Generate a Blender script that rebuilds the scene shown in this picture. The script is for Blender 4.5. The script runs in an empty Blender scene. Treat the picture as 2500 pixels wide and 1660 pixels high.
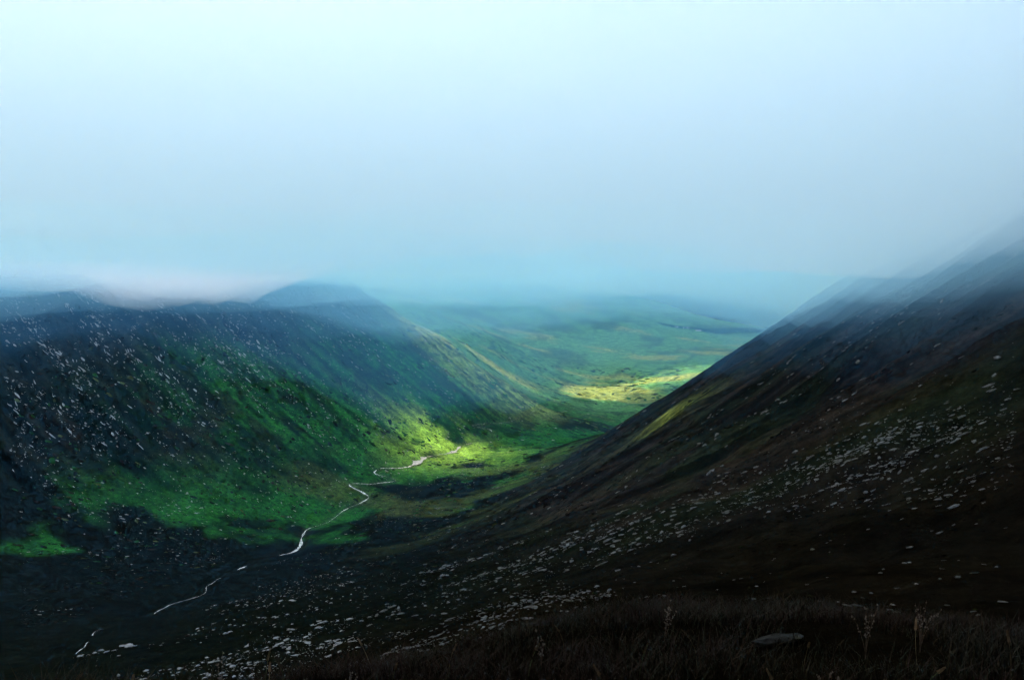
import bpy, math, random
import numpy as np
from mathutils import Vector, Matrix, Euler

R_ = math.radians
scene = bpy.context.scene
COL = scene.collection

# =====================================================================================================
# camera, sky, sun, exposure
# =====================================================================================================
FPX = 1785.0 / 2500.0                              # focal length in picture widths
cam_d = bpy.data.cameras.new('camera'); cam_d.sensor_width = 36.0; cam_d.lens = 36.0 * FPX
cam_d.clip_start = 0.1; cam_d.clip_end = 60000
cam = bpy.data.objects.new('camera', cam_d); COL.objects.link(cam)
cam.location = (0, 0, 0); cam.rotation_euler = (R_(90) - math.atan(180 / 1785.0), 0, 0)
scene.camera = cam

SUN_EL, SUN_AZ = R_(50), R_(-42)                   # azimuth from +y (the way the camera looks) towards +x
SUN = Vector((math.sin(SUN_AZ) * math.cos(SUN_EL), math.cos(SUN_AZ) * math.cos(SUN_EL), math.sin(SUN_EL)))
world = bpy.data.worlds.new('World'); scene.world = world; world.use_nodes = True
wn = world.node_tree.nodes; wl = world.node_tree.links
sky = wn.new('ShaderNodeTexSky'); sky.sky_type = 'NISHITA'; sky.sun_disc = False
sky.sun_elevation = SUN_EL; sky.sun_rotation = SUN_AZ; sky.air_density = 1.0; sky.dust_density = 1.0; sky.altitude = 500
wl.new(sky.outputs[0], wn['Background'].inputs[0]); wn['Background'].inputs[1].default_value = 0.15
sun_d = bpy.data.lights.new('sun', 'SUN'); sun_d.energy = 5.0; sun_d.angle = R_(0.5); sun_d.color = (1.0, 0.985, 0.965)
sun = bpy.data.objects.new('sun', sun_d); COL.objects.link(sun)
sun.rotation_euler = (-SUN).to_track_quat('-Z', 'Y').to_euler()
vs = scene.view_settings; vs.view_transform = 'Standard'; vs.look = 'None'; vs.exposure = 1.24; vs.gamma = 1.0; vs.use_curve_mapping = False
cy = scene.cycles
cy.max_bounces = 10; cy.volume_bounces = 4; cy.diffuse_bounces = 2; cy.glossy_bounces = 2; cy.transmission_bounces = 2; cy.transparent_max_bounces = 24
cy.use_denoising = True; cy.use_guiding = True; cy.guiding_training_samples = 32; cy.time_limit = 900; cy.sample_clamp_indirect = 1.0; cy.use_adaptive_sampling = True; cy.adaptive_threshold = 0.045; cy.adaptive_min_samples = 12

# =====================================================================================================
# helpers
# =====================================================================================================
def tag(o, label=None, cat=None, group=None, kind=None):
    if label: o['label'] = label
    if cat: o['category'] = cat
    if group: o['group'] = group
    if kind: o['kind'] = kind
    return o
def mesh_np(name, verts, faces, mats=(), smooth=False):
    """faces: (n, k) integer array, all with k corners"""
    verts = np.ascontiguousarray(verts, np.float32); faces = np.ascontiguousarray(faces, np.int32)
    me = bpy.data.meshes.new(name); n, k = faces.shape
    me.vertices.add(len(verts)); me.vertices.foreach_set('co', verts.ravel())
    me.loops.add(n * k); me.loops.foreach_set('vertex_index', faces.ravel())
    me.polygons.add(n); me.polygons.foreach_set('loop_start', np.arange(0, n * k, k, dtype=np.int32))
    me.polygons.foreach_set('use_smooth', np.full(n, smooth, bool))
    for m in mats: me.materials.append(m)
    me.update(calc_edges=True)
    return me
def add_color(me, name, rgb):
    a = me.attributes.new(name, 'FLOAT_COLOR', 'POINT')
    c = np.ones((len(me.vertices), 4), np.float32); c[:, :3] = rgb; a.data.foreach_set('color', c.ravel())
def obj(name, me, parent=None, loc=None):
    o = bpy.data.objects.new(name, me); COL.objects.link(o)
    if parent: o.parent = parent
    if loc is not None: o.location = loc
    return o
def empty(name, loc, rz=0):
    o = bpy.data.objects.new(name, None); COL.objects.link(o); o.location = loc; o.rotation_euler = (0, 0, rz); o.empty_display_size = .1
    return o
def part(name, verts, faces, mat, parent, smooth=False):
    me = bpy.data.meshes.new(name); me.from_pydata([tuple(v) for v in verts], [], [tuple(f) for f in faces]); me.materials.append(mat)
    if smooth: me.polygons.foreach_set('use_smooth', [True] * len(me.polygons))
    return obj(name, me, parent)

# lattice noise -----------------------------------------------------------------------------------------
_rs = np.random.RandomState(7)
_PERM = _rs.permutation(1024); _VAL = _rs.rand(1024) * 2 - 1
def _h(ix, iy): return _VAL[_PERM[(_PERM[ix & 1023] + iy) & 1023]]
def vnoise(x, y):
    ix = np.floor(x).astype(np.int64); iy = np.floor(y).astype(np.int64); fx = x - ix; fy = y - iy
    u = fx*fx*fx*(fx*(fx*6-15)+10); v = fy*fy*fy*(fy*(fy*6-15)+10)
    a = _h(ix, iy); b = _h(ix+1, iy); c = _h(ix, iy+1); d = _h(ix+1, iy+1)
    return (a+(b-a)*u)+((c+(d-c)*u)-(a+(b-a)*u))*v
def fbm(x, y, n=4, gain=.5):
    s = 0; a = 1; t = 0
    for i in range(n):
        s = s+a*vnoise(x+17.3*i, y-9.1*i); t += a; a *= gain
        x, y = (x*1.6-y*1.2), (x*1.2+y*1.6)
    return s/t*1.6
def sfbm(x, y, n=4, gain=.5):                       # streaky: keeps the axes, so the second one stays long
    s = 0; a = 1; t = 0
    for i in range(n):
        s = s+a*vnoise(x+17.3*i, y-9.1*i); t += a; a *= gain; x = x*2.03; y = y*1.9
    return s/t*1.6
def sstep(a, b, x):
    t = np.clip((x-a)/(b-a), 0, 1); return t*t*(3-2*t)
def smax(a, b, k):
    m = np.maximum(a, b); return m+k*np.log(np.exp((a-m)/k)+np.exp((b-m)/k))
def smin(a, b, k): return -smax(-a, -b, k)

# =====================================================================================================
# the lie of the land (metres; the camera's eye is the origin)
# =====================================================================================================
CTRL = np.array([(-147,2000,-219),(-81,2060,-266),(-12,2080,-310),(-138,2450,-206),(93,2050,-365),(-199,270,-153),(-234,400,-203),(-245,560,-253),(-245,830,-306),(-197,980,-311),(-155,1230,-329),(-42,1470,-334),(-16,1620,-344),(158,1850,-361),(446,2250,-381),(779,2600,-351),(208,2450,-379),(0,2700,-303),(-87,3100,-243),(-420,3000,-150),(602,3050,-342),(1132,3350,-347),(903,3650,-306),(1290,3700,-323),(-958,4300,38),(-455,4300,12),(0,4300,-43),(380,4300,-100),(814,4300,-201),(1160,4250,-301),(1464,4200,-355),(1691,4000,-449),(-900,4800,60),(0,5200,-150),(900,5200,-420),(1900,4600,-430),(1900,3000,-400),(1500,2000,-380),(0,0,-60),(-150,-200,0),(-2500,4500,80),(-2500,6500,-100),(-600,0,-60),(900,6800,-440),(-900,7000,-300),(2500,6500,-440)], float)
def _tps(r2): return np.where(r2 > 0, r2*np.log(np.maximum(r2, 1e-12))*.5, 0)
_P = CTRL[:, :2]/1000.0; _n = len(_P)
_A = np.zeros((_n+3, _n+3)); _A[:_n, :_n] = _tps(((_P[:, None]-_P[None])**2).sum(-1))+np.eye(_n)*1e-3
_A[:_n, _n] = 1; _A[:_n, _n+1:] = _P; _A[_n, :_n] = 1; _A[_n+1:, :_n] = _P.T
_W = np.linalg.solve(_A, np.concatenate([CTRL[:, 2], [0, 0, 0]]))
def floor_z(x, y):
    z = _W[_n]+_W[_n+1]*x/1000+_W[_n+2]*y/1000
    for i in range(_n): z = z+_W[i]*_tps((x/1000-_P[i, 0])**2+(y/1000-_P[i, 1])**2)
    return np.clip(z, -440, 120)
STREAM = [(-172, 170),(-168.0, 228.1), (-162.3, 234.5), (-170.2, 273.5), (-187.2, 309.0), (-205.7, 352.6), (-224.8, 445.6), (-229.4, 481.9), (-225.8, 514.9), (-238.8, 552.7), (-244.5, 610.6), (-242.3, 645.4), (-241.0, 681.8), (-222.5, 710.0), (-222.7, 743.4), (-230.7, 777.6), (-231.4, 807.4), (-218.1, 838.8), (-208.7, 875.6), (-193.6, 905.7), (-186.8, 927.5), (-198.0, 941.2), (-212.7, 948.6), (-216.9, 957.6), (-190.7, 978.3), (-166.0, 1009.8), (-170.4, 1018.0), (-190.4, 1016.0), (-197.0, 1022.2), (-190.2, 1043.3), (-162.8, 1071.1), (-145.1, 1094.9), (-137.8, 1133.8), (-120.2, 1163.2), (-98.1, 1195.7), (-89.9, 1232.9), (-62.5, 1284.1), (-40.5, 1325.1), (-39.0, 1356.7), (-43.3, 1365.3), (-73.7, 1349.5), (-50.6, 1384.7), (-13.5, 1437.9), (27.0, 1525.4), (103.0, 1720.4), (182.8, 1905.2), (326.5, 2092.6), (412.9, 2150.8), (700, 2290), (1100, 2480)]
def catmull(P, n):
    P = np.array(P, float); Q = np.vstack([2*P[0]-P[1], P, 2*P[-1]-P[-2]]); out = []
    for i in range(1, len(Q)-2):
        m = max(2, int(n*np.linalg.norm(Q[i+1]-Q[i])))
        for t in np.arange(m)/m:
            a, b, c, d = Q[i-1], Q[i], Q[i+1], Q[i+2]
            out.append(.5*((2*b)+(c-a)*t+(2*a-5*b+4*c-d)*t*t+(3*b-a-3*c+d)*t**3))
    return np.array(out+[Q[-2]])
SPL = catmull(STREAM, 1/6.0)
def dist_to(P, x, y, near=None):
    """distance from each (x, y) to a polyline"""
    sh = np.shape(x); x = np.ravel(x); y = np.ravel(y); best = np.full(x.shape, 1e9)
    for g in range(0, len(P)-1, 14):                 # a few segments at a time, only for points near them
        Q = P[g:g+15]; lo = Q.min(0)-130; hi = Q.max(0)+130
        m = np.nonzero((x > lo[0]) & (x < hi[0]) & (y > lo[1]) & (y < hi[1]))[0]
        if not len(m): continue
        X = x[m]; Y = y[m]; b = np.full(X.shape, 1e18)
        for i in range(len(Q)-1):
            ax, ay = Q[i]; dx, dy = Q[i+1]-Q[i]; l2 = dx*dx+dy*dy+1e-9
            t = np.clip(((X-ax)*dx+(Y-ay)*dy)/l2, 0, 1)
            np.minimum(b, (X-ax-t*dx)**2+(Y-ay-t*dy)**2, out=b)
        best[m] = np.minimum(best[m], np.sqrt(b))
    return best.reshape(sh)
def zones(x, y):
    L = smin(-140+.75*((x+476)*-.919+(y-1000)*.394), -140-.69*(x+197)-.55*(y-1650), 14)
    R = smin(-40+.685*x-.281*y, -20+.466*(x-398)-.6*(y-900), 10)
    L = smin(L, 230+.1*L, 40); R = smin(R, 230+.1*R, 40)
    F = floor_z(x, y)+48*np.exp(-((x-150)**2+(y-1160)**2)/120**2)
    return F, L, R-26*np.exp(-((R-F-20)/110)**2)
LIFT = 0.0
def base_z(x, y):
    F, L, R = zones(x, y); z = smax(smax(F, L, 46.0), R, 62.0)
    z = z+LIFT*np.exp(-(np.sqrt((x*np.where(x > 0, 2.6, 1.0))**2+y*y+400)-20)/55.0)
    return z, F, L, R
_F0, _L0, _R0 = [np.array([float(v[0])]) for v in zones(np.array([0.]), np.array([0.]))]
LIFT = -1.6-float(smax(smax(_F0, _L0, 46.0), _R0, 62.0)[0])
def gullies(x, y):
    uL = x*.394+y*.919; vL = -x*.919+y*.394
    w = fbm(x/150, y/150, 3)
    gL = sfbm(uL/52+w*.55, vL/330+w*.3, 4)
    uR = x*.38+y*.925; vR = x*.925-y*.38
    gR = sfbm(uR/46+w*.5, vR/420, 4)
    return gL, gR, uL, vL, uR, vR
def height(x, y, full=False):
    x = np.asarray(x, float); y = np.asarray(y, float)
    z, F, L, R = base_z(x, y); r = np.hypot(x, y)
    wL = sstep(-30, 60, L-np.maximum(F, R)); wR = sstep(-15, 50, R-np.maximum(F, L)); wF = np.clip(1-wL-wR, 0, 1)
    gL, gR, uL, vL, uR, vR = gullies(x, y)
    up = sstep(-240, -90, z)
    fade = sstep(20, 160, r)
    crag = sfbm(uL/17, vL/40, 3)
    z = z+fade*wL*(-9*np.abs(gL)**.8*(.35+.65*up)+3+4.5*up*np.maximum(crag, -.2)+1.2*fbm(x/9, y/9, 3)*up)
    z = z+fade*wR*(-5*np.abs(gR)**.8+1.5+1.3*fbm(x/24, y/24, 4)+4*fbm(x/75+3, y/75, 3))
    far = sstep(1700, 2600, y)
    z = z+wF*fade*(2.2*fbm(x/70, y/70, 4)+far*(8*fbm(x/520+1.7, y/400, 3)-5*np.abs(fbm(x/260+9, y/330, 3))))
    near = 1-sstep(60, 260, r)
    z = z+near*sstep(6, 30, r)*1.1*fbm(x/11, y/11, 4)
    d = dist_to(SPL, x, y)
    z = z-7*np.exp(-(d/55)**2)-1.8*np.exp(-(d/7)**4)
    w = np.exp(-(np.hypot(x*np.where(x < 0, .62, 1.0), y)/8.3)**4)
    z = z*(1-w)+w*(-1.6-np.where(x < 0, .065, .02)*x-.335*y)
    z = z+near*(.10*fbm(x/1.9, y/1.9, 4))*sstep(.5, 4, r)
    if full: return z, F, L, R, wL, wR, wF, gL, gR, uL, vL, uR, vR, d, r
    return z


# =====================================================================================================
# materials
# =====================================================================================================
def new_mat(name):
    m = bpy.data.materials.new(name); m.use_nodes = True; nt = m.node_tree
    return m, nt, nt.nodes, nt.links, nt.nodes.get('Principled BSDF')
def noise_node(N, L, vec, scale, detail=4, rough=.55):
    n = N.new('ShaderNodeTexNoise'); n.inputs['Scale'].default_value = scale; n.inputs['Detail'].default_value = detail; n.inputs['Roughness'].default_value = rough
    if vec is not None: L.new(vec, n.inputs['Vector'])
    return n
def ramp(N, L, fac, p0, p1, c0=(0, 0, 0, 1), c1=(1, 1, 1, 1)):
    r = N.new('ShaderNodeValToRGB'); e = r.color_ramp.elements
    e[0].position = p0; e[0].color = c0; e[1].position = p1; e[1].color = c1; L.new(fac, r.inputs[0]); return r
def mixc(N, L, fac, a, b, mode='MIX'):
    m = N.new('ShaderNodeMix'); m.data_type = 'RGBA'; m.blend_type = mode
    for k, v in ((0, fac), (6, a), (7, b)):
        if hasattr(v, 'is_output'): L.new(v, m.inputs[k])
        else: m.inputs[k].default_value = v
    return m.outputs[2]
def terrain_mat():
    m, nt, N, L, B = new_mat('hillside')
    at = N.new('ShaderNodeAttribute'); at.attribute_name = 'tint'
    rk = N.new('ShaderNodeAttribute'); rk.attribute_name = 'rock'
    geo = N.new('ShaderNodeNewGeometry')
    n1 = noise_node(N, L, geo.outputs['Position'], .06, 8, .65)
    n2 = noise_node(N, L, geo.outputs['Position'], 1.1, 6, .7)
    f1 = ramp(N, L, n1.outputs[0], .3, .72, (.45, .47, .42, 1), (1.55, 1.5, 1.45, 1))
    f2 = ramp(N, L, n2.outputs[0], .3, .7, (.6, .6, .6, 1), (1.4, 1.4, 1.35, 1))
    c = mixc(N, L, 1.0, at.outputs['Color'], f1.outputs[0], 'MULTIPLY')
    c = mixc(N, L, 1.0, c, f2.outputs[0], 'MULTIPLY')
    n6 = noise_node(N, L, geo.outputs['Position'], .22, 7, .75); f6 = ramp(N, L, n6.outputs[0], .34, .66, (.3, .32, .3, 1), (1.9, 1.8, 1.7, 1)); c = mixc(N, L, 1.0, c, f6.outputs[0], 'MULTIPLY')
    # bare stone that shows through the turf: specks drawn out down the slope
    sep = N.new('ShaderNodeSeparateColor'); L.new(rk.outputs['Color'], sep.inputs[0])
    cmb = N.new('ShaderNodeCombineXYZ'); L.new(sep.outputs[1], cmb.inputs[0]); L.new(sep.outputs[2], cmb.inputs[1])
    n3 = noise_node(N, L, cmb.outputs[0], 1.0, 4, .7)
    add = N.new('ShaderNodeMath'); add.operation = 'ADD'; L.new(n3.outputs[0], add.inputs[0]); L.new(sep.outputs[0], add.inputs[1])
    fr = ramp(N, L, add.outputs[0], .70, .76)
    n4 = noise_node(N, L, geo.outputs['Position'], .35, 6, .7)
    rockc = ramp(N, L, n4.outputs[0], .3, .7, (.10, .11, .115, 1), (.40, .40, .39, 1))
    c = mixc(N, L, fr.outputs[0], c, rockc.outputs[0])
    L.new(c, B.inputs['Base Color']); B.inputs['Roughness'].default_value = 1.0; B.inputs['Specular IOR Level'].default_value = 0.0
    bp = N.new('ShaderNodeBump'); bp.inputs['Strength'].default_value = .7; bp.inputs['Distance'].default_value = 1.2
    n5 = noise_node(N, L, geo.outputs['Position'], .5, 8, .7); L.new(n5.outputs[0], bp.inputs['Height']); L.new(bp.outputs[0], B.inputs['Normal'])
    return m
M_TERR = terrain_mat()
def volume_mat(name, color, density, aniso, absorb=(1, 1, 1)):
    m = bpy.data.materials.new(name); m.use_nodes = True; N = m.node_tree.nodes
    N.remove(N['Principled BSDF'])
    v = N.new('ShaderNodeVolumePrincipled'); v.inputs['Color'].default_value = (*color, 1); v.inputs['Density'].default_value = density
    v.inputs['Anisotropy'].default_value = aniso; v.inputs['Absorption Color'].default_value = (*absorb, 1)
    for k in ('Density Attribute', 'Color Attribute', 'Temperature Attribute'):
        if k in v.inputs: v.inputs[k].default_value = ''
    m.node_tree.links.new(v.outputs[0], N['Material Output'].inputs['Volume'])
    try: m.cycles.homogeneous_volume = True
    except Exception: pass
    return m

# =====================================================================================================
# terrain: one sheet, finer where the eye is near
# =====================================================================================================
def terrain():
    rr = np.concatenate([[0.0], np.exp(np.linspace(math.log(.8), math.log(60), 150, endpoint=False)),
                         np.exp(np.linspace(math.log(60), math.log(2300), 560, endpoint=False)), np.exp(np.linspace(math.log(2300), math.log(11000), 130))])
    aa = np.radians(np.concatenate([np.linspace(-42, 42, 760), np.linspace(42, 318, 70)[1:-1]]))
    na, nr = len(aa), len(rr)
    RR, AA = np.meshgrid(rr[1:], aa, indexing='ij')
    X = RR*np.sin(AA); Y = RR*np.cos(AA)
    z, F, L, R, wL, wR, wF, gL, gR, uL, vL, uR, vR, d, r = height(X, Y, True)
    # ---- what grows where (albedo), with sunlit and darkened ground painted in
    def c(*v): return np.array(v)
    n1 = fbm(X/95, Y/95, 5); n2 = fbm(X/33+5, Y/33, 4); n3 = fbm(X/210-4, Y/150+2, 4)
    heather = c(.0065, .006, .0052); bog = c(.0044, .0064, .0034); green = c(.010, .068, .010); olive = c(.035, .05, .012); straw = c(.25, .32, .10); sun_green = c(.24, .42, .06); moor = c(.085, .22, .085); brown = c(.017, .012, .007)
    def mix(a, b, t): return a*(1-t[..., None])+b*t[..., None]
    one = np.ones_like(X)
    # valley floor
    near_dark = sstep(980, 480, Y-.4*X)  # floor colour goes darker towards the near end
    col = mix(one[..., None]*bog*.5, green, sstep(-.15, .5, n1*1.1+.4*n2-1.8*near_dark+.45*np.exp(-((Y-1230)/260)**2)))
    col = mix(col, olive, sstep(.25, .7, n3+.3*n2)*.7*(1-near_dark))
    # the moor beyond
    far = sstep(1500, 2300, Y)
    mo = mix(one[..., None]*moor, c(.045, .085, .045), sstep(.15, .6, n3-.2*n2)*.8); mo = mix(mo, straw*.8, sstep(.25, .65, fbm(X/300+8, Y/110, 4)))
    mo = mix(mo, c(.018, .03, .022), sstep(.12, .02, np.abs(fbm(X/260+9, Y/330, 3)))*.45)
    col = mix(col, mo, far)
    # left hill: green aprons between gullies below, dark crag above
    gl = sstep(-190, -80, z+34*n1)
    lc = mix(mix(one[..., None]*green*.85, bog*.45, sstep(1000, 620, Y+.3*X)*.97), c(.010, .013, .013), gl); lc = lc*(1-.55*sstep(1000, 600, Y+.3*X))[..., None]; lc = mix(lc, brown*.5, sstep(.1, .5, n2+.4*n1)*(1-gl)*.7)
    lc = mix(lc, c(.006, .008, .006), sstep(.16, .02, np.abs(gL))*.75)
    # the far end of the left hill, where its flank meets the moor, has its sunlight painted in as brighter colour
    lc = mix(lc, c(.19, .27, .085), sstep(1380, 1650, Y+.5*X)*sstep(-20, -140, z)*.8)
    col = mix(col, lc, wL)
    # right hill: heather with grassy runnels
    rc = mix(one[..., None]*heather, bog, sstep(-.2, .4, n2)); low = sstep(-140, -260, z)
    rc = mix(rc, olive*.8, sstep(.05, .35, gR+.2*n1)*low*.8*sstep(480, 900, Y)); rc = mix(rc, brown, sstep(.15, .5, sfbm(uR/20+3, vR/160, 3))*.22)
    col = mix(col, rc, wR)
    col = mix(col, sun_green, np.exp(-((X+100)**2+(Y-1190)**2)/95**2)*.9*sstep(-.7, .3, n2+.5*n1))  # sunlit patch by the stream also brightened in the grass colour
    col = mix(col, olive*1.6, np.exp(-(((X-118)/24)**2+((Y-546)/50)**2))*.7)  # olive sun glow on the right slope, put into the colour
    stL = sfbm(uL/8+3, vL/52, 4); stR = sfbm(uR/9-2, vR/70, 4)
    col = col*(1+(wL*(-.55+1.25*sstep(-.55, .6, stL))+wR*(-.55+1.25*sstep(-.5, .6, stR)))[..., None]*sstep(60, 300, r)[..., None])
    col = mix(col, c(.0035, .003, .002), 1-sstep(15, 190, r))  # foreground darkness put into the ground colour, deepening towards the camera
    col = mix(col, c(.03, .03, .02), np.exp(-(d/7)**2)*.4*sstep(600, 950, Y))
    # where stone shows: R = amount, G/B = slope coordinates
    rock = np.zeros(X.shape+(3,))
    upL = sstep(-240, -60, z)
    rock[..., 0] = -.30+wL*(.13+.20*upL+.09*sfbm(uL/30, vL/90, 3))+wR*(.12+.10*sfbm(uR/16, vR/90, 3))*sstep(60, 200, r)
    rock[..., 1] = np.where(wR > wL, uR/5.0, uL/4.0); rock[..., 2] = np.where(wR > wL, vR/16.0, vL/14.0)
    V = np.concatenate([[[0, 0, float(height(np.array([0.]), np.array([.01]))[0])]], np.stack([X, Y, z], -1).reshape(-1, 3)])
    idx = 1+np.arange((nr-1)*na).reshape(nr-1, na); nx = np.roll(idx, -1, axis=1)
    Q = np.stack([idx[:-1], idx[1:], nx[1:], nx[:-1]], -1).reshape(-1, 4)[:, ::-1]
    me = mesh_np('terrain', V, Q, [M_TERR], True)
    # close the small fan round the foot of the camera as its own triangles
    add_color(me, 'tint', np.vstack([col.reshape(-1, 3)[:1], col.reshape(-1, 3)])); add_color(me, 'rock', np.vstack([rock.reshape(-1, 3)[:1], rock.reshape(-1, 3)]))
    o = obj('terrain', me); tag(o, 'valley floor, hillsides and moor in one sweep of ground', None, None, 'structure')
    return o
TERRAIN = terrain()

# =====================================================================================================
# low cloud lying on the hilltops, thin mist under it, haze in the valley
# =====================================================================================================
def cloud_deck():
    xs = np.concatenate([np.linspace(-12500, -1900, 26), np.arange(-1800, 1900, 28), np.linspace(2000, 12500, 26)])
    ys = np.concatenate([np.linspace(-12500, -700, 22), np.arange(-600, 3600, 28), np.linspace(3700, 12500, 40)])
    X, Y = np.meshgrid(xs, ys, indexing='ij')
    r = np.hypot(X, Y)
    zb = 20+(40*fbm(X/300, Y/300, 5)+14*fbm(X/90, Y/90, 3))*(.25+.75*sstep(250, 900, r))+60*sstep(1700, 3000, r)
    zb = zb-34*sstep(30, 300, X)*sstep(1500, 700, r); zb = smax(zb, -8+60*np.exp(-(r/120)**2), 8.0)
    zb = zb-(34-30*fbm(X/180+5, Y/180, 4))*sstep(-80, -350, X)*sstep(550, 850, r)*sstep(2300, 1700, r)   # it hangs lower on the left hill
    zb = zb-490*sstep(4500, 5300, r)                        # out at sea it comes down to the water
    t = 175+40*fbm(X/420+4, Y/420, 3)+10*sstep(350, 750, r)+130*sstep(1300, 2600, r)+25*sstep(200, 700, X)*sstep(1900, 1300, r)
    t = t+490*sstep(4500, 5300, r)                        # its top stays level
    t = t+420*sstep(60, -260, Y)*sstep(3000, 300, r)         # unseen thickness added behind the camera to darken the foreground
    # gaps, each straight up the sunbeam from the ground it lights
    for gx, gy, gz, a, b, ang, s in GAPS:
        k = (22-gz)/SUN.z; cx = gx+SUN.x*k; cy_ = gy+SUN.y*k; ca, sa = math.cos(R_(ang)), math.sin(R_(ang))
        dx = (X-cx)*ca+(Y-cy_)*sa; dy = -(X-cx)*sa+(Y-cy_)*ca
        q = np.sqrt((dx/a)**2+(dy/b)**2)+.25*fbm(X/60, Y/60, 3)
        t = t*(1-s*sstep(1.25, .75, q))
    t = np.maximum(t, 1.5)
    bot = np.stack([X, Y, zb], -1); top = np.stack([X+SUN.x/SUN.z*t, Y+SUN.y/SUN.z*t, zb+t], -1)
    nx, ny = X.shape; V = np.concatenate([bot.reshape(-1, 3), top.reshape(-1, 3)]); I = np.arange(nx*ny).reshape(nx, ny); J = I+nx*ny
    q = lambda K: np.stack([K[:-1, :-1], K[1:, :-1], K[1:, 1:], K[:-1, 1:]], -1).reshape(-1, 4)
    S = []
    for A, Bb in ((I[:, 0], J[:, 0]), (I[-1, :], J[-1, :]), (I[::-1, -1], J[::-1, -1]), (I[0, ::-1], J[0, ::-1])):
        S.append(np.stack([A[:-1], A[1:], Bb[1:], Bb[:-1]], -1))
    Q = np.concatenate([q(I)[:, ::-1], q(J)]+S)
    me = mesh_np('low_cloud', V, Q, [volume_mat('cloud_vapour', CLOUD_COL, CLOUD_D, CLOUD_G, CLOUD_ABS)])
    return tag(obj('low_cloud', me), 'low grey-white cloud lying over the hilltops', None, None, 'stuff')
def hanging_layer(name, base, z_top, mat, label):
    """a sheet of vapour with a ragged underside: base(X, Y, r) gives its height"""
    xs = np.concatenate([np.linspace(-12400, -1900, 24), np.arange(-1800, -100, 56), np.arange(-100, 700, 13), np.arange(700, 1900, 56), np.linspace(2000, 12400, 24)])
    ys = np.concatenate([np.linspace(-12400, -700, 18), np.arange(-600, 0, 56), np.arange(0, 900, 13), np.arange(900, 3600, 56), np.linspace(3700, 12400, 34)])
    X, Y = np.meshgrid(xs, ys, indexing='ij'); r = np.hypot(X, Y)
    zb = np.minimum(base(X, Y, r), z_top-20); zt = np.full(X.shape, float(z_top))
    nx, ny = X.shape; V = np.concatenate([np.stack([X, Y, zb], -1).reshape(-1, 3), np.stack([X, Y, zt], -1).reshape(-1, 3)]); I = np.arange(nx*ny).reshape(nx, ny); J = I+nx*ny
    q = lambda K: np.stack([K[:-1, :-1], K[1:, :-1], K[1:, 1:], K[:-1, 1:]], -1).reshape(-1, 4)
    S = []
    for A, Bb in ((I[:, 0], J[:, 0]), (I[-1, :], J[-1, :]), (I[::-1, -1], J[::-1, -1]), (I[0, ::-1], J[0, ::-1])):
        S.append(np.stack([A[:-1], A[1:], Bb[1:], Bb[:-1]], -1))
    me = mesh_np(name, V, np.concatenate([q(I)[:, ::-1], q(J)]+S), [mat])
    return tag(obj(name, me), label, None, None, 'stuff')
def box_volume(name, lo, hi, mat, label):
    x0, y0, z0 = lo; x1, y1, z1 = hi
    V = [(x0,y0,z0),(x1,y0,z0),(x1,y1,z0),(x0,y1,z0),(x0,y0,z1),(x1,y0,z1),(x1,y1,z1),(x0,y1,z1)]
    F = [(0,3,2,1),(4,5,6,7),(0,1,5,4),(1,2,6,5),(2,3,7,6),(3,0,4,7)]
    me = bpy.data.meshes.new(name); me.from_pydata(V, [], F); me.materials.append(mat)
    return tag(obj(name, me), label, None, None, 'stuff')
#          ground x, y, z      half sizes, turn, strength
GAPS = [(-96, 1205, -300, 95, 40, 62, 1), (-145, 1066, -300, 48, 26, 60, 1), (0, 1258, -308, 75, 24, 60, 1), (60, 1420, -345, 70, 22, 55, .8),
        (-190, 1590, -150, 110, 45, 120, 1), (-125, 1985, -230, 130, 70, -25, 1), (-20, 2060, -305, 130, 60, -30, 1), (45, 2085, -340, 80, 45, -20, 1),
        (300, 2300, -384, 220, 95, 35, 1), (540, 2500, -370, 230, 110, 45, 1), (118, 546, -114, 50, 15, 60, 1)]
CLOUD_COL, CLOUD_D, CLOUD_G, CLOUD_ABS = (.85, .915, 1.0), .006, .35, (0, 0, 0)
HAZE_COL, HAZE_D = (.18, .55, 1.0), .00004
cloud_deck()
def sag(X, Y, r, left, right, cap):
    """the underside of a layer sinks away from the clear air round the camera, sooner over the right-hand slope"""
    L_ = left+(right-left)*sstep(.08, .5, X/np.maximum(r, 1.0)); q = r*r/L_
    return smin(q, 0*q+cap, 14.0)+smax(0*q, q-cap-60, 30.0)*0
#          name, sag left, sag right, deepest, raggedness, density, colour, absorption, words
for nm, l_, r_, cap, rag, den, colr, ab, lb in [
        ('cloud_fringe', 42000, 4200, 60, 22, .0026, (.42, .76, 1.0), (.30, .55, 1), 'densest mist, hanging just under the cloud'),
        ('white_mist', 24000, 3000, 80, 26, .0016, (.36, .72, 1.0), (.28, .52, 1), 'white mist under the cloud on the hills'),
        ('pale_mist', 14000, 1700, 130, 34, .0006, (.28, .66, 1.0), (.32, .55, 1), 'pale mist lower on the hillsides'),
        ('blue_mist', 6000, 900, 230, 60, .00030, (.14, .52, 1.0), (.5, .7, 1), 'thin blue mist reaching furthest down the valley')]:
    k_ = len(nm)*3.7
    hanging_layer(nm, lambda X, Y, r: 5-sag(X, Y, r, l_, r_, cap)+rag*(fbm(X/330+k_, Y/330-k_, 4)+.35*fbm(X/90-k_, Y/90, 3))*sstep(150, 900, r)+(cap*.75+35)*sstep(1500, 2800, r)-(450-cap*.2)*sstep(4500, 5100, r)*(cap < 200), 70+cap*.2,
                  volume_mat(nm + '_vapour', colr, den, .05, ab), lb)
box_volume('haze', (-13500, -13500, -470), (13500, 13500, 1100), volume_mat('haze_air', HAZE_COL, HAZE_D, 0.0), 'pale blue haze filling the valley air')

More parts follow.
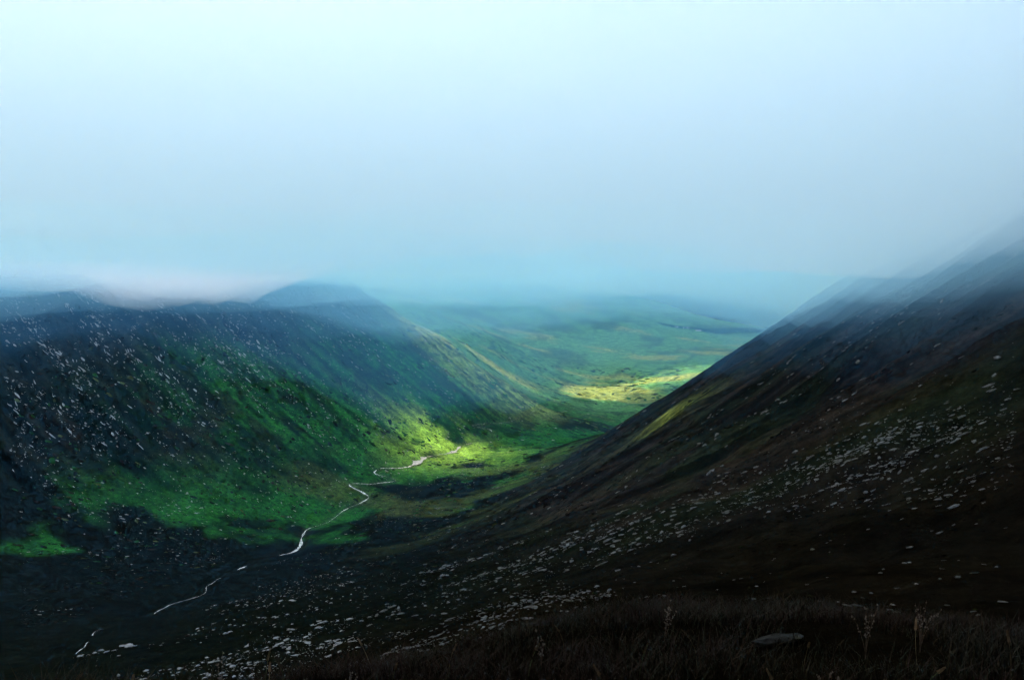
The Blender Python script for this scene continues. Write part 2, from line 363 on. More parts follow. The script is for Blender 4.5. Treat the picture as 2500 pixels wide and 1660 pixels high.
# =====================================================================================================
# stone
# =====================================================================================================
def stone_mat(name, lo, hi, scale, moss=.25):
    m, nt, N, L, B = new_mat(name)
    tc = N.new('ShaderNodeTexCoord'); geo = N.new('ShaderNodeNewGeometry')
    n1 = noise_node(N, L, geo.outputs['Position'], scale, 8, .7)
    c = ramp(N, L, n1.outputs[0], .32, .68, (*lo, 1), (*hi, 1)).outputs[0]
    n2 = noise_node(N, L, geo.outputs['Position'], scale*.37, 5, .65)
    f = ramp(N, L, n2.outputs[0], .56, .66, (0, 0, 0, 1), (moss, moss, moss, 1))
    c = mixc(N, L, f.outputs[0], c, (.03, .035, .02, 1))
    L.new(c, B.inputs['Base Color']); B.inputs['Roughness'].default_value = .85; B.inputs['Specular IOR Level'].default_value = .08
    bp = N.new('ShaderNodeBump'); bp.inputs['Strength'].default_value = .6; bp.inputs['Distance'].default_value = .15
    L.new(n1.outputs[0], bp.inputs['Height']); L.new(bp.outputs[0], B.inputs['Normal'])
    return m
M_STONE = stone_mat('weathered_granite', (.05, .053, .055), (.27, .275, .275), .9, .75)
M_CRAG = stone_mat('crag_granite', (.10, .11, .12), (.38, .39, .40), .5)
M_DIM = stone_mat('dim_granite', (.014, .015, .015), (.12, .123, .12), .8, .85)  # granite copy with the dimness of the near and right slopes in its colour
RNG = np.random.RandomState(11)
def ico():
    t = (1+5**.5)/2
    V = np.array([(-1,t,0),(1,t,0),(-1,-t,0),(1,-t,0),(0,-1,t),(0,1,t),(0,-1,-t),(0,1,-t),(t,0,-1),(t,0,1),(-t,0,-1),(-t,0,1)], float); V /= np.linalg.norm(V[0])
    F = np.array([(0,11,5),(0,5,1),(0,1,7),(0,7,10),(0,10,11),(1,5,9),(5,11,4),(11,10,2),(10,7,6),(7,1,8),(3,9,4),(3,4,2),(3,2,6),(3,6,8),(3,8,9),(4,9,5),(2,4,11),(6,2,10),(8,6,7),(9,8,1)])
    return V, F
def subdiv(V, F):
    V = [tuple(v) for v in V]; mid = {}; G = []
    def m(a, b):
        k = (min(a, b), max(a, b))
        if k not in mid:
            p = (np.array(V[a])+np.array(V[b]))/2; V.append(tuple(p/np.linalg.norm(p))); mid[k] = len(V)-1
        return mid[k]
    for a, b, c in F:
        ab, bc, ca = m(a, b), m(b, c), m(c, a); G += [(a, ab, ca), (b, bc, ab), (c, ca, bc), (ab, bc, ca)]
    return np.array(V), np.array(G)
ICO_V, ICO_F = ico(); IC2_V, IC2_F = subdiv(ICO_V, ICO_F)
def rock_shape(V, rs, cuts=7):
    """a ball chopped by random planes: angular like broken granite"""
    V = V.copy()*(1+.10*rs.randn(len(V), 1))
    for k in range(cuts):
        n = rs.randn(3); n /= np.linalg.norm(n); h = rs.uniform(.45, .85)
        d = V@n; V = V-np.maximum(d-h, 0)[:, None]*n
    return V
SMALL = [rock_shape(ICO_V, np.random.RandomState(k), 4) for k in range(10)]
BIG = [mesh_np('boulder', rock_shape(IC2_V, np.random.RandomState(50+k), 9)*np.array([1, .8, .62]), IC2_F, [M_STONE]) for k in range(14)]
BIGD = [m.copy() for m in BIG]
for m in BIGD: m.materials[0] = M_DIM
def polar_pts(n, r0, r1, a0, a1):
    r = np.exp(RNG.uniform(math.log(r0), math.log(r1), n)); a = np.radians(RNG.uniform(a0, a1, n)); return r*np.sin(a), r*np.cos(a)
def normal_at(x, y, e=1.5):
    zx = (height(x+e, y)-height(x-e, y))/(2*e); zy = (height(x, y+e)-height(x, y-e))/(2*e)
    n = np.stack([-zx, -zy, np.ones_like(zx)], -1); return n/np.linalg.norm(n, axis=-1, keepdims=True)
def seen(x, y, z):
    """is the line from the camera to the point clear of the ground?"""
    ok = np.ones(len(x), bool)
    for t in np.concatenate([np.linspace(.05, .5, 8), np.linspace(.55, .985, 14)]): ok &= (z*t > base_z(x*t, y*t)[0]-2.5)
    r = np.hypot(x, y)
    for d in (7.0, 9.5, 12.0): ok &= (z*d/r > height(x*d/r, y*d/r)-.1) | (r < d)
    py = -z/y; px = x/y
    return ok & (np.abs(px) < .70) & (py < .62)
def stone_field():
    """candidates over the whole place, thinned by where the photograph has stones"""
    P = []
    def add(x, y, keep, size):
        m = RNG.rand(len(x)) < keep; P.append(np.stack([x[m], y[m], size[m]], -1))
    def sz(n, lo, hi, p=2.2): u = RNG.rand(n); return lo+(hi-lo)*u**p
    def clump(x, y, s): return fbm(x/s+3, y/s-8, 4)
    # near slope below the brow
    x, y = polar_pts(26000, 24, 330, -34, 38); r = np.hypot(x, y)
    add(x, y, .03+.75*sstep(.22, .7, clump(x, y, 24)+.2*sstep(320, 60, r)), sz(len(x), .0006, .0085, 6.0)*r)
    # right hill: stones strung out down the fall line
    x, y = polar_pts(20000, 110, 1000, -6, 38); r = np.hypot(x, y); uR = x*.38+y*.925; vR = x*.925-y*.38
    add(x, y, .012+.7*sstep(.32, .85, sfbm(uR/13+2, vR/70, 3)+.4*clump(x, y, 60)), sz(len(x), .0005, .0045, 4.6)*r)
    # left hill
    x, y = polar_pts(56000, 520, 1750, -38, -3); r = np.hypot(x, y); F, L, R = zones(x, y); up = sstep(-290, -80, L)
    uL = x*.394+y*.919; vL = -x*.919+y*.394
    add(x, y, (L > F-25)*(.05+(.25+.6*up)*sstep(-.12, .5, sfbm(uL/26+5, vL/85, 3)+.3*(up-.4))), sz(len(x), .0005, .0028, 3.6)*r)
    # valley floor
    x, y = polar_pts(9000, 330, 1700, -37, 4); r = np.hypot(x, y)
    add(x, y, .04+.5*sstep(.12, .6, clump(x, y, 70)), sz(len(x), .0008, .0032, 3)*r)
    # moor
    x, y = polar_pts(2500, 1700, 2900, -6, 14); r = np.hypot(x, y)
    add(x, y, .05+.3*sstep(.2, .6, clump(x, y, 160)), sz(len(x), .0009, .0020, 3)*r)
    # scree clusters: on the right hill, beyond the stream, below the stream, in front of the brow
    for cx, cy_, sx, sy, n, lo, hi in [(58, 117, 8, 15, 800, .2, 1.3), (150, 292, 26, 46, 400, .5, 2.6), (-64, 1110, 16, 50, 260, .9, 3.2), (-100, 1040, 30, 70, 160, .9, 2.6), (-140, 830, 30, 60, 260, .8, 2.4), (10, 150, 26, 22, 420, .35, 2.0), (-60, 235, 30, 40, 240, .4, 1.8), (-300, 700, 60, 80, 260, .7, 2.6), (-250, 640, 30, 30, 120, .6, 2)]:
        x = cx+sx*RNG.randn(n); y = cy_+sy*RNG.randn(n); add(x, y, np.ones(n), sz(n, lo, hi, 2.8)*.6)
    P = np.concatenate(P); x, y, s = P.T; z = height(x, y)
    s = np.clip(s, .18, 6.5)
    d = dist_to(SPL, x, y); m = (d > 4) & (np.hypot(x, y) > 22); x, y, z, s = x[m], y[m], z[m], s[m]
    v = seen(x, y, z+s*.4)
    return x[v], y[v], z[v], s[v]
SX, SY, SZ, SS = stone_field()
ORDER = np.argsort(-SS/np.hypot(SX, SY))
_bn = normal_at(SX, SY)
def rot_to(n, yaw, tilt=.8):
    up = Vector((0, 0, 1)).lerp(Vector(n), tilt).normalized()
    return up.to_track_quat('Z', 'Y').to_matrix() @ Matrix.Rotation(yaw, 3, 'Z')
def where_label(x, y, s):
    F, L, R = [float(v[0]) for v in zones(np.array([x]), np.array([y]))]; r = math.hypot(x, y); px = x/y
    big = 'large' if s/r > .0075 else ('mid-sized' if s/r > .0055 else 'small')
    if L > max(F, R):
        w = 'on the misty upper left hillside' if L > -130 else 'on the green foot of the left hillside'
    elif R > F-8:
        side = 'left of the middle' if px < -.08 else ('at the middle' if px < .16 else ('right of the middle' if px < .38 else 'near the right edge'))
        if r < 45: w = 'right behind the grassy brow, ' + side
        elif r < 75: w = 'just below the grassy brow, ' + side
        elif r < 190: w = 'in the dark scree below the brow, ' + side
        elif abs(x-150) < 55 and abs(y-292) < 95: w = 'in the scree patch on the right slope'
        elif r < 420: w = 'in dark heather halfway up the right slope, ' + side
        else: w = 'far up the right slope towards its skyline'
    elif y < 600:
        sd = dist_to(SPL, np.array([x]), np.array([y]))[0]
        w = 'on the dark valley floor, ' + ('close by the near stream' if sd < 35 else ('at the left edge' if px < -.55 else ('between near stream and brow' if y < 380 else 'a little way off the stream')))
    else: w = 'on the green valley floor beside the stream'
    return '%s grey boulder %s' % (big, w), 'boulders ' + w.split(',')[0]
NB = 296
for k, i in enumerate(ORDER[:NB]):
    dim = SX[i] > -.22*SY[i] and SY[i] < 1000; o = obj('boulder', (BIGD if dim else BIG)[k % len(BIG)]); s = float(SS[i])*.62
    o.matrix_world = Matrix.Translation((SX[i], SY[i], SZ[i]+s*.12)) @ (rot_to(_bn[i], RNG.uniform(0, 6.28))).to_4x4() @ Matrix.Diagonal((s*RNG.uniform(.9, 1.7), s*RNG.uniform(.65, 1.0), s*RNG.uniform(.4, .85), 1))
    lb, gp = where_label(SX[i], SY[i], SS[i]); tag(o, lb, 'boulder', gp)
def stone_stuff(idx):
    n = len(idx); fall = np.arctan2(_bn[idx][:, 1], _bn[idx][:, 0]); yaw = fall+RNG.randn(n)*.5+np.where(SX[idx] > -100, 0, 0); s = SS[idx]*.6
    nm = _bn[idx]*.8+np.array([0, 0, .2]); nm /= np.linalg.norm(nm, axis=1, keepdims=True)
    a = np.stack([np.cos(yaw), np.sin(yaw), 0*yaw], -1); a = a-nm*(a*nm).sum(1, keepdims=True); a /= np.linalg.norm(a, axis=1, keepdims=True); b = np.cross(nm, a)
    sc = s[:, None]*np.stack([RNG.uniform(.9, 2.0, n), RNG.uniform(.6, 1.0, n), RNG.uniform(.3, .62, n)], -1)
    base = np.array(SMALL)[RNG.randint(0, len(SMALL), n)]                     # n, 12, 3
    l = base*sc[:, None, :]
    V = l[..., 0:1]*a[:, None]+l[..., 1:2]*b[:, None]+l[..., 2:3]*nm[:, None]
    V += np.stack([SX[idx], SY[idx], SZ[idx]+s*.05], -1)[:, None]
    F = (ICO_F[None]+(np.arange(n)*12)[:, None, None]).reshape(-1, 3)
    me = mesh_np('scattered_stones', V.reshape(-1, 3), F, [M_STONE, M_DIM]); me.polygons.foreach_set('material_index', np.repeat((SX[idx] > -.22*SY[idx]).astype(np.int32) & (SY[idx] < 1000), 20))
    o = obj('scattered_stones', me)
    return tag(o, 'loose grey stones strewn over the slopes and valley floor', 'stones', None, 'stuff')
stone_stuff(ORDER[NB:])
print('stones', len(SX))

# tussocks: clumps of heather, bracken and grass that roughen the slopes
def tussocks():
    P = []
    for n, r0, r1, a0, a1 in [(15000, 26, 420, -36, 38), (12000, 200, 1050, -8, 38), (16000, 420, 1750, -38, 6), (4000, 1500, 2700, -8, 13)]:
        x, y = polar_pts(n, r0, r1, a0, a1); P.append(np.stack([x, y], -1))
    x, y = np.concatenate(P).T; z, F, L, R, wL, wR, wF, gL, gR, uL, vL, uR, vR, d, r = height(x, y, True)
    keep = (RNG.rand(len(x)) < sstep(-.35, .45, fbm(x/30+2, y/30, 3))) & (d > 5); keep &= seen(x, y, z+.5)
    x, y, z, wL, wR, wF, r = [a[keep] for a in (x, y, z, wL, wR, wF, r)]; n = len(x)
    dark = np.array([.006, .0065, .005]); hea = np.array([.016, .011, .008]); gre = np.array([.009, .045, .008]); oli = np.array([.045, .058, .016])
    pk = RNG.rand(n); near_dark = sstep(950, 480, y-.4*x); col = np.where((pk < .45)[:, None], dark, np.where((pk < .62)[:, None], hea, np.where((pk < .9)[:, None], gre, oli)))
    rc = np.where((pk < .6)[:, None], dark, np.where((pk < .93)[:, None], hea, oli*.5)); up = (wR+wL*sstep(-190, -110, z)+near_dark*1.2).clip(0, 1)
    col = np.where((RNG.rand(n) < up)[:, None], rc, col)*RNG.uniform(.5, 1.5, (n, 1)); col = np.where((r < 420)[:, None] & (wR > .4)[:, None], col*.6, col); col = col*(1-.5*near_dark)[:, None]; col = np.where((y > 1500)[:, None], col*1.6+np.array([.01, .03, .01]), col)
    s = r*(.0009+.0027*RNG.rand(n)**2.5); nm = normal_at(x, y, 2.0); fall = np.arctan2(nm[:, 1], nm[:, 0])+RNG.randn(n)*.5
    a = np.stack([np.cos(fall), np.sin(fall), 0*fall], -1); a = a-nm*(a*nm).sum(1, keepdims=True); a /= np.linalg.norm(a, axis=1, keepdims=True); b = np.cross(nm, a)
    sc = s[:, None]*np.stack([RNG.uniform(.9, 2.2, n), RNG.uniform(.7, 1.2, n), RNG.uniform(.22, .5, n)], -1)
    l = np.array(SMALL)[RNG.randint(0, 10, n)]*sc[:, None, :]
    V = l[..., 0:1]*a[:, None]+l[..., 1:2]*b[:, None]+l[..., 2:3]*nm[:, None]+np.stack([x, y, z-s*.05], -1)[:, None]
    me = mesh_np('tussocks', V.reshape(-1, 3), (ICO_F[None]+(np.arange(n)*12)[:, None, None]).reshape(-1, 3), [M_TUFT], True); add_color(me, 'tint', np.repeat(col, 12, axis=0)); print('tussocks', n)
    return tag(obj('tussocks', me), 'clumps of heather and coarse grass roughening the slopes', 'tussocks', None, 'stuff')
def tuft_mat():
    m, nt, N, L, B = new_mat('tussock'); at = N.new('ShaderNodeAttribute'); at.attribute_name = 'tint'; geo = N.new('ShaderNodeNewGeometry')
    n = noise_node(N, L, geo.outputs['Position'], 1.6, 6, .75); f = ramp(N, L, n.outputs[0], .3, .7, (.35, .35, .35, 1), (1.7, 1.7, 1.6, 1))
    L.new(mixc(N, L, 1.0, at.outputs['Color'], f.outputs[0], 'MULTIPLY'), B.inputs['Base Color']); B.inputs['Roughness'].default_value = 1; B.inputs['Specular IOR Level'].default_value = 0
    bp = N.new('ShaderNodeBump'); bp.inputs['Strength'].default_value = .8; bp.inputs['Distance'].default_value = .5; L.new(n.outputs[0], bp.inputs['Height']); L.new(bp.outputs[0], B.inputs['Normal'])
    return m
M_TUFT = tuft_mat()
tussocks()

# rock slabs and ribs breaking through the left hillside
def slab_shape(rs):
    V, F = IC2_V.copy(), IC2_F
    for k in range(10):
        n = rs.randn(3); n /= np.linalg.norm(n); h = rs.uniform(.4, .75); d = V@n; V = V-np.maximum(d-h, 0)[:, None]*n
    return V*(1+.06*rs.randn(len(V), 1))
SLABS = [mesh_np('rock_outcrop', slab_shape(np.random.RandomState(90+k)), IC2_F, [M_CRAG]) for k in range(10)]
def slab_field():
    x, y = polar_pts(15000, 760, 1700, -37, -6); F, L, R = zones(x, y)
    uL = x*.394+y*.919; vL = -x*.919+y*.394; up = sstep(-230, -80, L)
    keep = (L > np.maximum(F, R)) & (L < 40) & (RNG.rand(len(x)) < up*sstep(.12, .6, sfbm(uL/34+5, vL/150, 3)+.25*fbm(x/60, y/60, 3)))
    x, y = x[keep], y[keep]; z = height(x, y); ln = RNG.uniform(.2, 1, len(x))**4*13+2.0
    v = seen(x, y, z+1.5); return x[v], y[v], z[v], ln[v]
bx_, by_, bz_, bl_ = slab_field(); bn_ = normal_at(bx_, by_, 6)
down = np.stack([.919*np.ones(len(bx_)), -.394*np.ones(len(bx_)), -.75*np.ones(len(bx_))], -1); down /= np.linalg.norm(down[0])
od = np.argsort(-bl_/np.hypot(bx_, by_))
def slab_matrix(i):
    n = Vector(bn_[i]); d = Vector(down[i]); d = (d-n*d.dot(n)).normalized(); d = (d+n.cross(d)*RNG.uniform(-.4, .4)).normalized(); w = n.cross(d)
    m = Matrix((d, w, n)).transposed().to_4x4(); l = bl_[i]
    return Matrix.Translation((bx_[i], by_[i], bz_[i]+.1)) @ m @ Matrix.Diagonal((l*.5, l*RNG.uniform(.05, .14), min(l*.10, 1.1), 1))
NS = 240
for k, i in enumerate(od[:NS]):
    o = obj('rock_outcrop', SLABS[k % len(SLABS)]); o.matrix_world = slab_matrix(i)
    hi = 'half lost in mist high' if bz_[i] > -60 else ('midway up' if bz_[i] > -120 else 'low')
    px = bx_[i]/by_[i]; wh = 'at the left edge' if px < -.6 else ('left of its middle' if px < -.47 else ('at its middle' if px < -.36 else ('right of its middle' if px < -.25 else 'near its right end')))
    ap = bl_[i]/math.hypot(bx_[i], by_[i]); sz_ = 'long' if ap > .012 else ('medium' if ap > .008 else 'short')
    tag(o, '%s rock outcrop %s on left hill, %s' % (sz_, hi, wh), 'outcrop', 'outcrops %s on the left hill' % hi)
rest = od[NS:]
if len(rest):
    SV = np.array([slab_shape(np.random.RandomState(90+k)) for k in range(6)]); V = []
    for j, i in enumerate(rest):
        M = np.array(slab_matrix(i)); V.append(SV[j % 6]@M[:3, :3].T+M[:3, 3])
    F = (IC2_F[None]+(np.arange(len(rest))*len(IC2_V))[:, None, None]).reshape(-1, 3)
    tag(obj('crag_ribs', mesh_np('crag_ribs', np.concatenate(V), F, [M_CRAG])), 'small ribs of bare rock all over the upper left hill', 'rock', None, 'stuff')
print('slabs', len(bx_))

# =====================================================================================================
# the stream and its gravel
# =====================================================================================================
def water_mat():
    m, nt, N, L, B = new_mat('stream_water'); geo = N.new('ShaderNodeNewGeometry')
    n = noise_node(N, L, geo.outputs['Position'], .3, 8, .8); f = ramp(N, L, n.outputs[0], .40, .60)
    c = mixc(N, L, f.outputs[0], (.04, .05, .05, 1), (.80, .82, .84, 1))       # broken white water over dark pools
    L.new(c, B.inputs['Base Color']); B.inputs['Roughness'].default_value = .22; B.inputs['IOR'].default_value = 1.33; B.inputs['Specular IOR Level'].default_value = .6
    bp = N.new('ShaderNodeBump'); bp.inputs['Strength'].default_value = .5; bp.inputs['Distance'].default_value = .4; L.new(n.outputs[0], bp.inputs['Height']); L.new(bp.outputs[0], B.inputs['Normal'])
    return m
M_WATER = water_mat()
def ribbon(name, P, width, lift, mat):
    T = np.gradient(P, axis=0); T /= np.linalg.norm(T, axis=1, keepdims=True); Nn = np.stack([-T[:, 1], T[:, 0]], -1)
    cols = []
    for k in (-1, -.5, 0, .5, 1):
        q = P+Nn*(width*.5*k)[:, None]; cols.append(q)
    zc = height(P[:, 0], P[:, 1])
    zc = np.minimum.accumulate(np.maximum(zc, np.minimum.accumulate(zc)-.0))*0+zc
    V = np.stack([np.concatenate([c, ((np.maximum(zc, height(c[:, 0], c[:, 1])-.25)+lift))[:, None]], 1) for c in cols], 1)
    n = len(P); I = np.arange(n*5).reshape(n, 5)
    Q = np.stack([I[:-1, :-1], I[1:, :-1], I[1:, 1:], I[:-1, 1:]], -1).reshape(-1, 4)
    return obj(name, mesh_np(name, V.reshape(-1, 3), Q, [mat], True))
SP2 = catmull(STREAM[:-1], 1/3.0); ss = np.concatenate([[0], np.cumsum(np.linalg.norm(np.diff(SP2, axis=0), axis=1))])
wd = 1.5+1.9*vnoise(ss/42, 0*ss)+2.0*vnoise(ss/11, 0*ss+5)+1.0*vnoise(ss/4.5, 0*ss+7)
wd = wd*(.22+.78*sstep(420, 700, SP2[:, 1]))*.85*(1-.45*sstep(1150, 1500, SP2[:, 1]))
bury = sstep(.05, .4, vnoise(ss/30+3, 0*ss+9))*sstep(760, 560, SP2[:, 1])+.8*sstep(.25, .5, vnoise(ss/45+8, 0*ss+2))*sstep(1180, 1260, SP2[:, 1])
st = ribbon('stream', SP2, np.clip(wd, .25, 4.5), .32-1.6*bury.clip(0, 1), M_WATER); tag(st, 'narrow white stream winding down the valley floor', None, None, 'structure')
TRIB = []
for k, t in enumerate(TRIB):
    p = catmull(t, 1/2.0); o = ribbon('side_stream', p, np.full(len(p), .6), .3, M_WATER)
    tag(o, 'thin side stream joining the main stream', None, None, 'structure')
def gravel_mat():
    m, nt, N, L, B = new_mat('pale_gravel'); geo = N.new('ShaderNodeNewGeometry')
    v = N.new('ShaderNodeTexVoronoi'); v.inputs['Scale'].default_value = 1.6; L.new(geo.outputs['Position'], v.inputs['Vector'])
    n = noise_node(N, L, geo.outputs['Position'], .3, 5, .6); c = ramp(N, L, n.outputs[0], .3, .7, (.34, .32, .29, 1), (.6, .58, .54, 1)).outputs[0]
    r = ramp(N, L, v.outputs['Distance'], .2, .6, (1.1, 1.1, 1.1, 1), (.5, .5, .5, 1)); L.new(mixc(N, L, 1.0, c, r.outputs[0], 'MULTIPLY'), B.inputs['Base Color']); B.inputs['Roughness'].default_value = .9
    return m
M_GRAVEL = gravel_mat()
def gravel_bar(P, w, label):
    p = catmull(P, 1/2.0); t = np.linspace(0, 1, len(p)); wd = w*np.sin(math.pi*np.clip(t, .03, .97))**.7*(.75+.7*vnoise(t*len(p)/5, t*0+w))
    o = ribbon('gravel_bar', p, wd, .5, M_GRAVEL); return tag(o, label, None, None, 'structure')
gravel_bar([(-156, 1080), (-147, 1097), (-141, 1118), (-138, 1134), (-131, 1148)], 10, 'broad pale gravel bar lit by the sun beside the stream')
gravel_bar([(-108, 1182), (-98, 1196), (-93, 1216), (-89, 1236)], 7, 'narrower pale gravel bar further along the sunlit stream')

# =====================================================================================================
# far end of the valley: white farm buildings, shelter belt of trees
# =====================================================================================================
def plain(name, col, rough=.8, var=.15, scale=.6):
    m, nt, N, L, B = new_mat(name); geo = N.new('ShaderNodeNewGeometry'); n = noise_node(N, L, geo.outputs['Position'], scale, 4, .6)
    lo = tuple(v*(1-var) for v in col); hi = tuple(min(1, v*(1+var)) for v in col)
    L.new(ramp(N, L, n.outputs[0], .3, .7, (*lo, 1), (*hi, 1)).outputs[0], B.inputs['Base Color']); B.inputs['Roughness'].default_value = rough; B.inputs['Specular IOR Level'].default_value = .2
    return m
M_WALL = plain('whitewash', (.82, .82, .80), .8, .05); M_ROOF = plain('roof_sheet', (.62, .64, .66), .5, .1); M_SLATE = plain('roof_slate', (.16, .17, .19), .6); M_DARK = plain('dark_opening', (.03, .03, .035), .4)
def boxv(x0, x1, y0, y1, z0, z1):
    V = [(x0,y0,z0),(x1,y0,z0),(x1,y1,z0),(x0,y1,z0),(x0,y0,z1),(x1,y0,z1),(x1,y1,z1),(x0,y1,z1)]
    return V, [(0,3,2,1),(4,5,6,7),(0,1,5,4),(1,2,6,5),(2,3,7,6),(3,0,4,7)]
def farm_building(x, y, ln, w, h, rz, roof, label, doors, wins, chimneys=0):
    z = float(height(np.array([x]), np.array([y]))[0])
    o = empty('farm_building', (x, y, z-.4), rz); tag(o, label, 'building', 'farm buildings at the end of the valley')
    a, b = ln/2, w/2; g = w*.42
    V = [(-a,-b,0),(a,-b,0),(a,b,0),(-a,b,0),(-a,-b,h),(a,-b,h),(a,b,h),(-a,b,h),(-a,0,h+g),(a,0,h+g)]
    part('wall', V, [(0,1,5,4),(2,3,7,6),(1,2,6,9,5),(3,0,4,8,7),(0,3,2,1)], M_WALL, o)
    e = .5; RV = []
    for s_ in (-1, 1):
        RV += [(-a-e, 0, h+g+.12), (a+e, 0, h+g+.12), (a+e, s_*(b+e), h-.12), (-a-e, s_*(b+e), h-.12), (-a-e, 0, h+g+.36), (a+e, 0, h+g+.36), (a+e, s_*(b+e), h+.12), (-a-e, s_*(b+e), h+.12)]
    RF = []
    for k in (0, 8): RF += [tuple(k+q for q in f) for f in [(0,1,2,3),(7,6,5,4),(0,4,5,1),(1,5,6,2),(2,6,7,3),(3,7,4,0)]]
    rf = part('roof', RV, RF, roof, o)
    for k in range(chimneys): part('chimney', *boxv(-a+.4+k*(ln-1.8), -a+1.4+k*(ln-1.8), -.5, .5, h+g-.3, h+g+1.6), M_WALL, rf)
    for dx, dw, dh in doors: part('door', *boxv(dx-dw/2, dx+dw/2, -b-.06, -b+.05, .1, dh), M_DARK, o)
    for dx in wins: part('window', *boxv(dx-.55, dx+.55, -b-.05, -b+.05, 1.1, 2.4), M_DARK, o)
    return o
farm_building(812, 3600, 17, 8, 4.2, R_(8), M_ROOF, 'small white farm building furthest left in front of the trees', [(0, 3, 3)], [-5, 5])
farm_building(862, 3606, 34, 9, 4.4, R_(5), M_ROOF, 'longest white farm building, in the middle of the three', [(-8, 3.4, 3.4), (6, 3.4, 3.4)], [-13, -2, 12])
farm_building(915, 3575, 27, 8, 4.8, R_(-6), M_SLATE, 'white farmhouse with dark roof, nearest of the three farm buildings', [(0, 1.2, 2.2)], [-9, -5, 5, 9], 2)

M_NEEDLE = plain('conifer_needles', (.022, .045, .028), .9, .4, .5); M_BARK = plain('bark', (.07, .055, .045), .9)
def crown_mesh(rs, h, tiers=7, k=9):
    """ragged conifer: tiers of drooping branch fans"""
    V, F = [], []
    for t in range(tiers):
        f = t/(tiers-1); z = h*(.16+.80*f); rad = h*.24*(1-f)**.8+h*.02; a0 = rs.uniform(0, 6.28)
        for i in range(k):
            a = a0+i*6.283/k+rs.uniform(-.2, .2); rr = rad*rs.uniform(.6, 1.15); wv = .38
            b = len(V); V += [(0, 0, z+h*.10), (rr*math.cos(a-wv), rr*math.sin(a-wv), z-h*.035*rs.uniform(.5, 2)), (rr*1.18*math.cos(a), rr*1.18*math.sin(a), z-h*.05*rs.uniform(.4, 1.6)), (rr*math.cos(a+wv), rr*math.sin(a+wv), z-h*.03*rs.uniform(.5, 2))]
            F += [(b, b+1, b+2), (b, b+2, b+3), (b, b+3, b+1), (b+1, b+3, b+2)]
    return np.array(V), np.array(F)
def trunk_mesh(h, r):
    V = []; k = 6
    for z, q in ((-.6, 1.15), (h*.4, .75), (h*.93, .15)): V += [(r*q*math.cos(i*6.283/k), r*q*math.sin(i*6.283/k), z) for i in range(k)]
    F = [(a*k+i, a*k+(i+1) % k, (a+1)*k+(i+1) % k, (a+1)*k+i) for a in range(2) for i in range(k)]
    return np.array(V), np.array(F)
TREES = []
for q in range(4):
    cv, cf = crown_mesh(np.random.RandomState(300+q), 1.0); tv, tf = trunk_mesh(1.0, .025)
    TREES.append((mesh_np('crown', cv, cf, [M_NEEDLE]), mesh_np('trunk', tv, tf, [M_BARK]), cv, cf))
BELT = np.array([(728, 3600), (801, 3580), (850, 3590), (905, 3590), (980, 3530), (1092, 3535), (1219, 3555), (1330, 3590)], float)
def tree(x, y, h, label, group, q):
    z = float(height(np.array([x]), np.array([y]))[0]); o = empty('pine_tree', (x, y, z), RNG.uniform(0, 6.28)); o.scale = (h, h, h)
    tag(o, label, 'tree', group); obj('crown', TREES[q][0], o); obj('trunk', TREES[q][1], o)
bp = catmull(BELT[3:], 1/14.0)
for k in range(26):
    p = bp[int((k+.5)/26*len(bp))]; x, y = p[0]+RNG.uniform(-4, 4), p[1]+RNG.uniform(-6, 6)
    tree(x, y, RNG.uniform(9, 15), 'dark conifer on the front edge of the far shelter belt', 'conifers on the edge of the shelter belt', k % 4)
tree(552, 3530, 13, 'lone dark tree on the pale moor left of the farm', None, 1)
def woodland():
    V, F, nv = [], [], 0
    t = RNG.rand(900)**.8; P = catmull(BELT, 1/10.0)
    pp = P[(t*(len(P)-1)).astype(int)]; xx = pp[:, 0]+RNG.uniform(-7, 7, 900); yy = pp[:, 1]+RNG.uniform(6, 26+75*sstep(.25, .6, t)); zz = height(xx, yy)
    for k in range(900):
        x, y, z = xx[k], yy[k], zz[k]; h = RNG.uniform(8, 14)
        _, _, cv, cf = TREES[k % 4]; a = RNG.uniform(0, 6.28); c, s_ = math.cos(a), math.sin(a)
        w = cv*h; w = np.stack([w[:, 0]*c-w[:, 1]*s_, w[:, 0]*s_+w[:, 1]*c, w[:, 2]], -1)+np.array([x, y, z]); V.append(w); F.append(cf+nv); nv += len(cv)
    return tag(obj('woodland', mesh_np('woodland', np.concatenate(V), np.concatenate(F), [M_NEEDLE])), 'far shelter wood of dark conifers behind the farm', 'wood', None, 'stuff')
woodland()
def scrub():
    """dark heather knolls and gorse on the moor"""
    V, F, nv = [], [], 0
    for cx, cy_, sx, sy, n in [(130, 3290, 22, 50, 40), (420, 3000, 110, 25, 40)]:
        xx = cx+sx*RNG.randn(n); yy = cy_+sy*RNG.randn(n); zz = height(xx, yy)
        for k in range(n):
            x, y, z = xx[k], yy[k], zz[k]; sc = RNG.uniform(1.2, 3.2)
            w = SMALL[k % 10]*np.array([sc*1.7, sc*1.2, sc*.55])+np.array([x, y, z]); V.append(w); F.append(ICO_F+nv); nv += 12
    return tag(obj('moor_scrub', mesh_np('moor_scrub', np.concatenate(V), np.concatenate(F), [M_NEEDLE])), 'low dark scrub in patches on the far moor', 'scrub', None, 'stuff')
scrub()

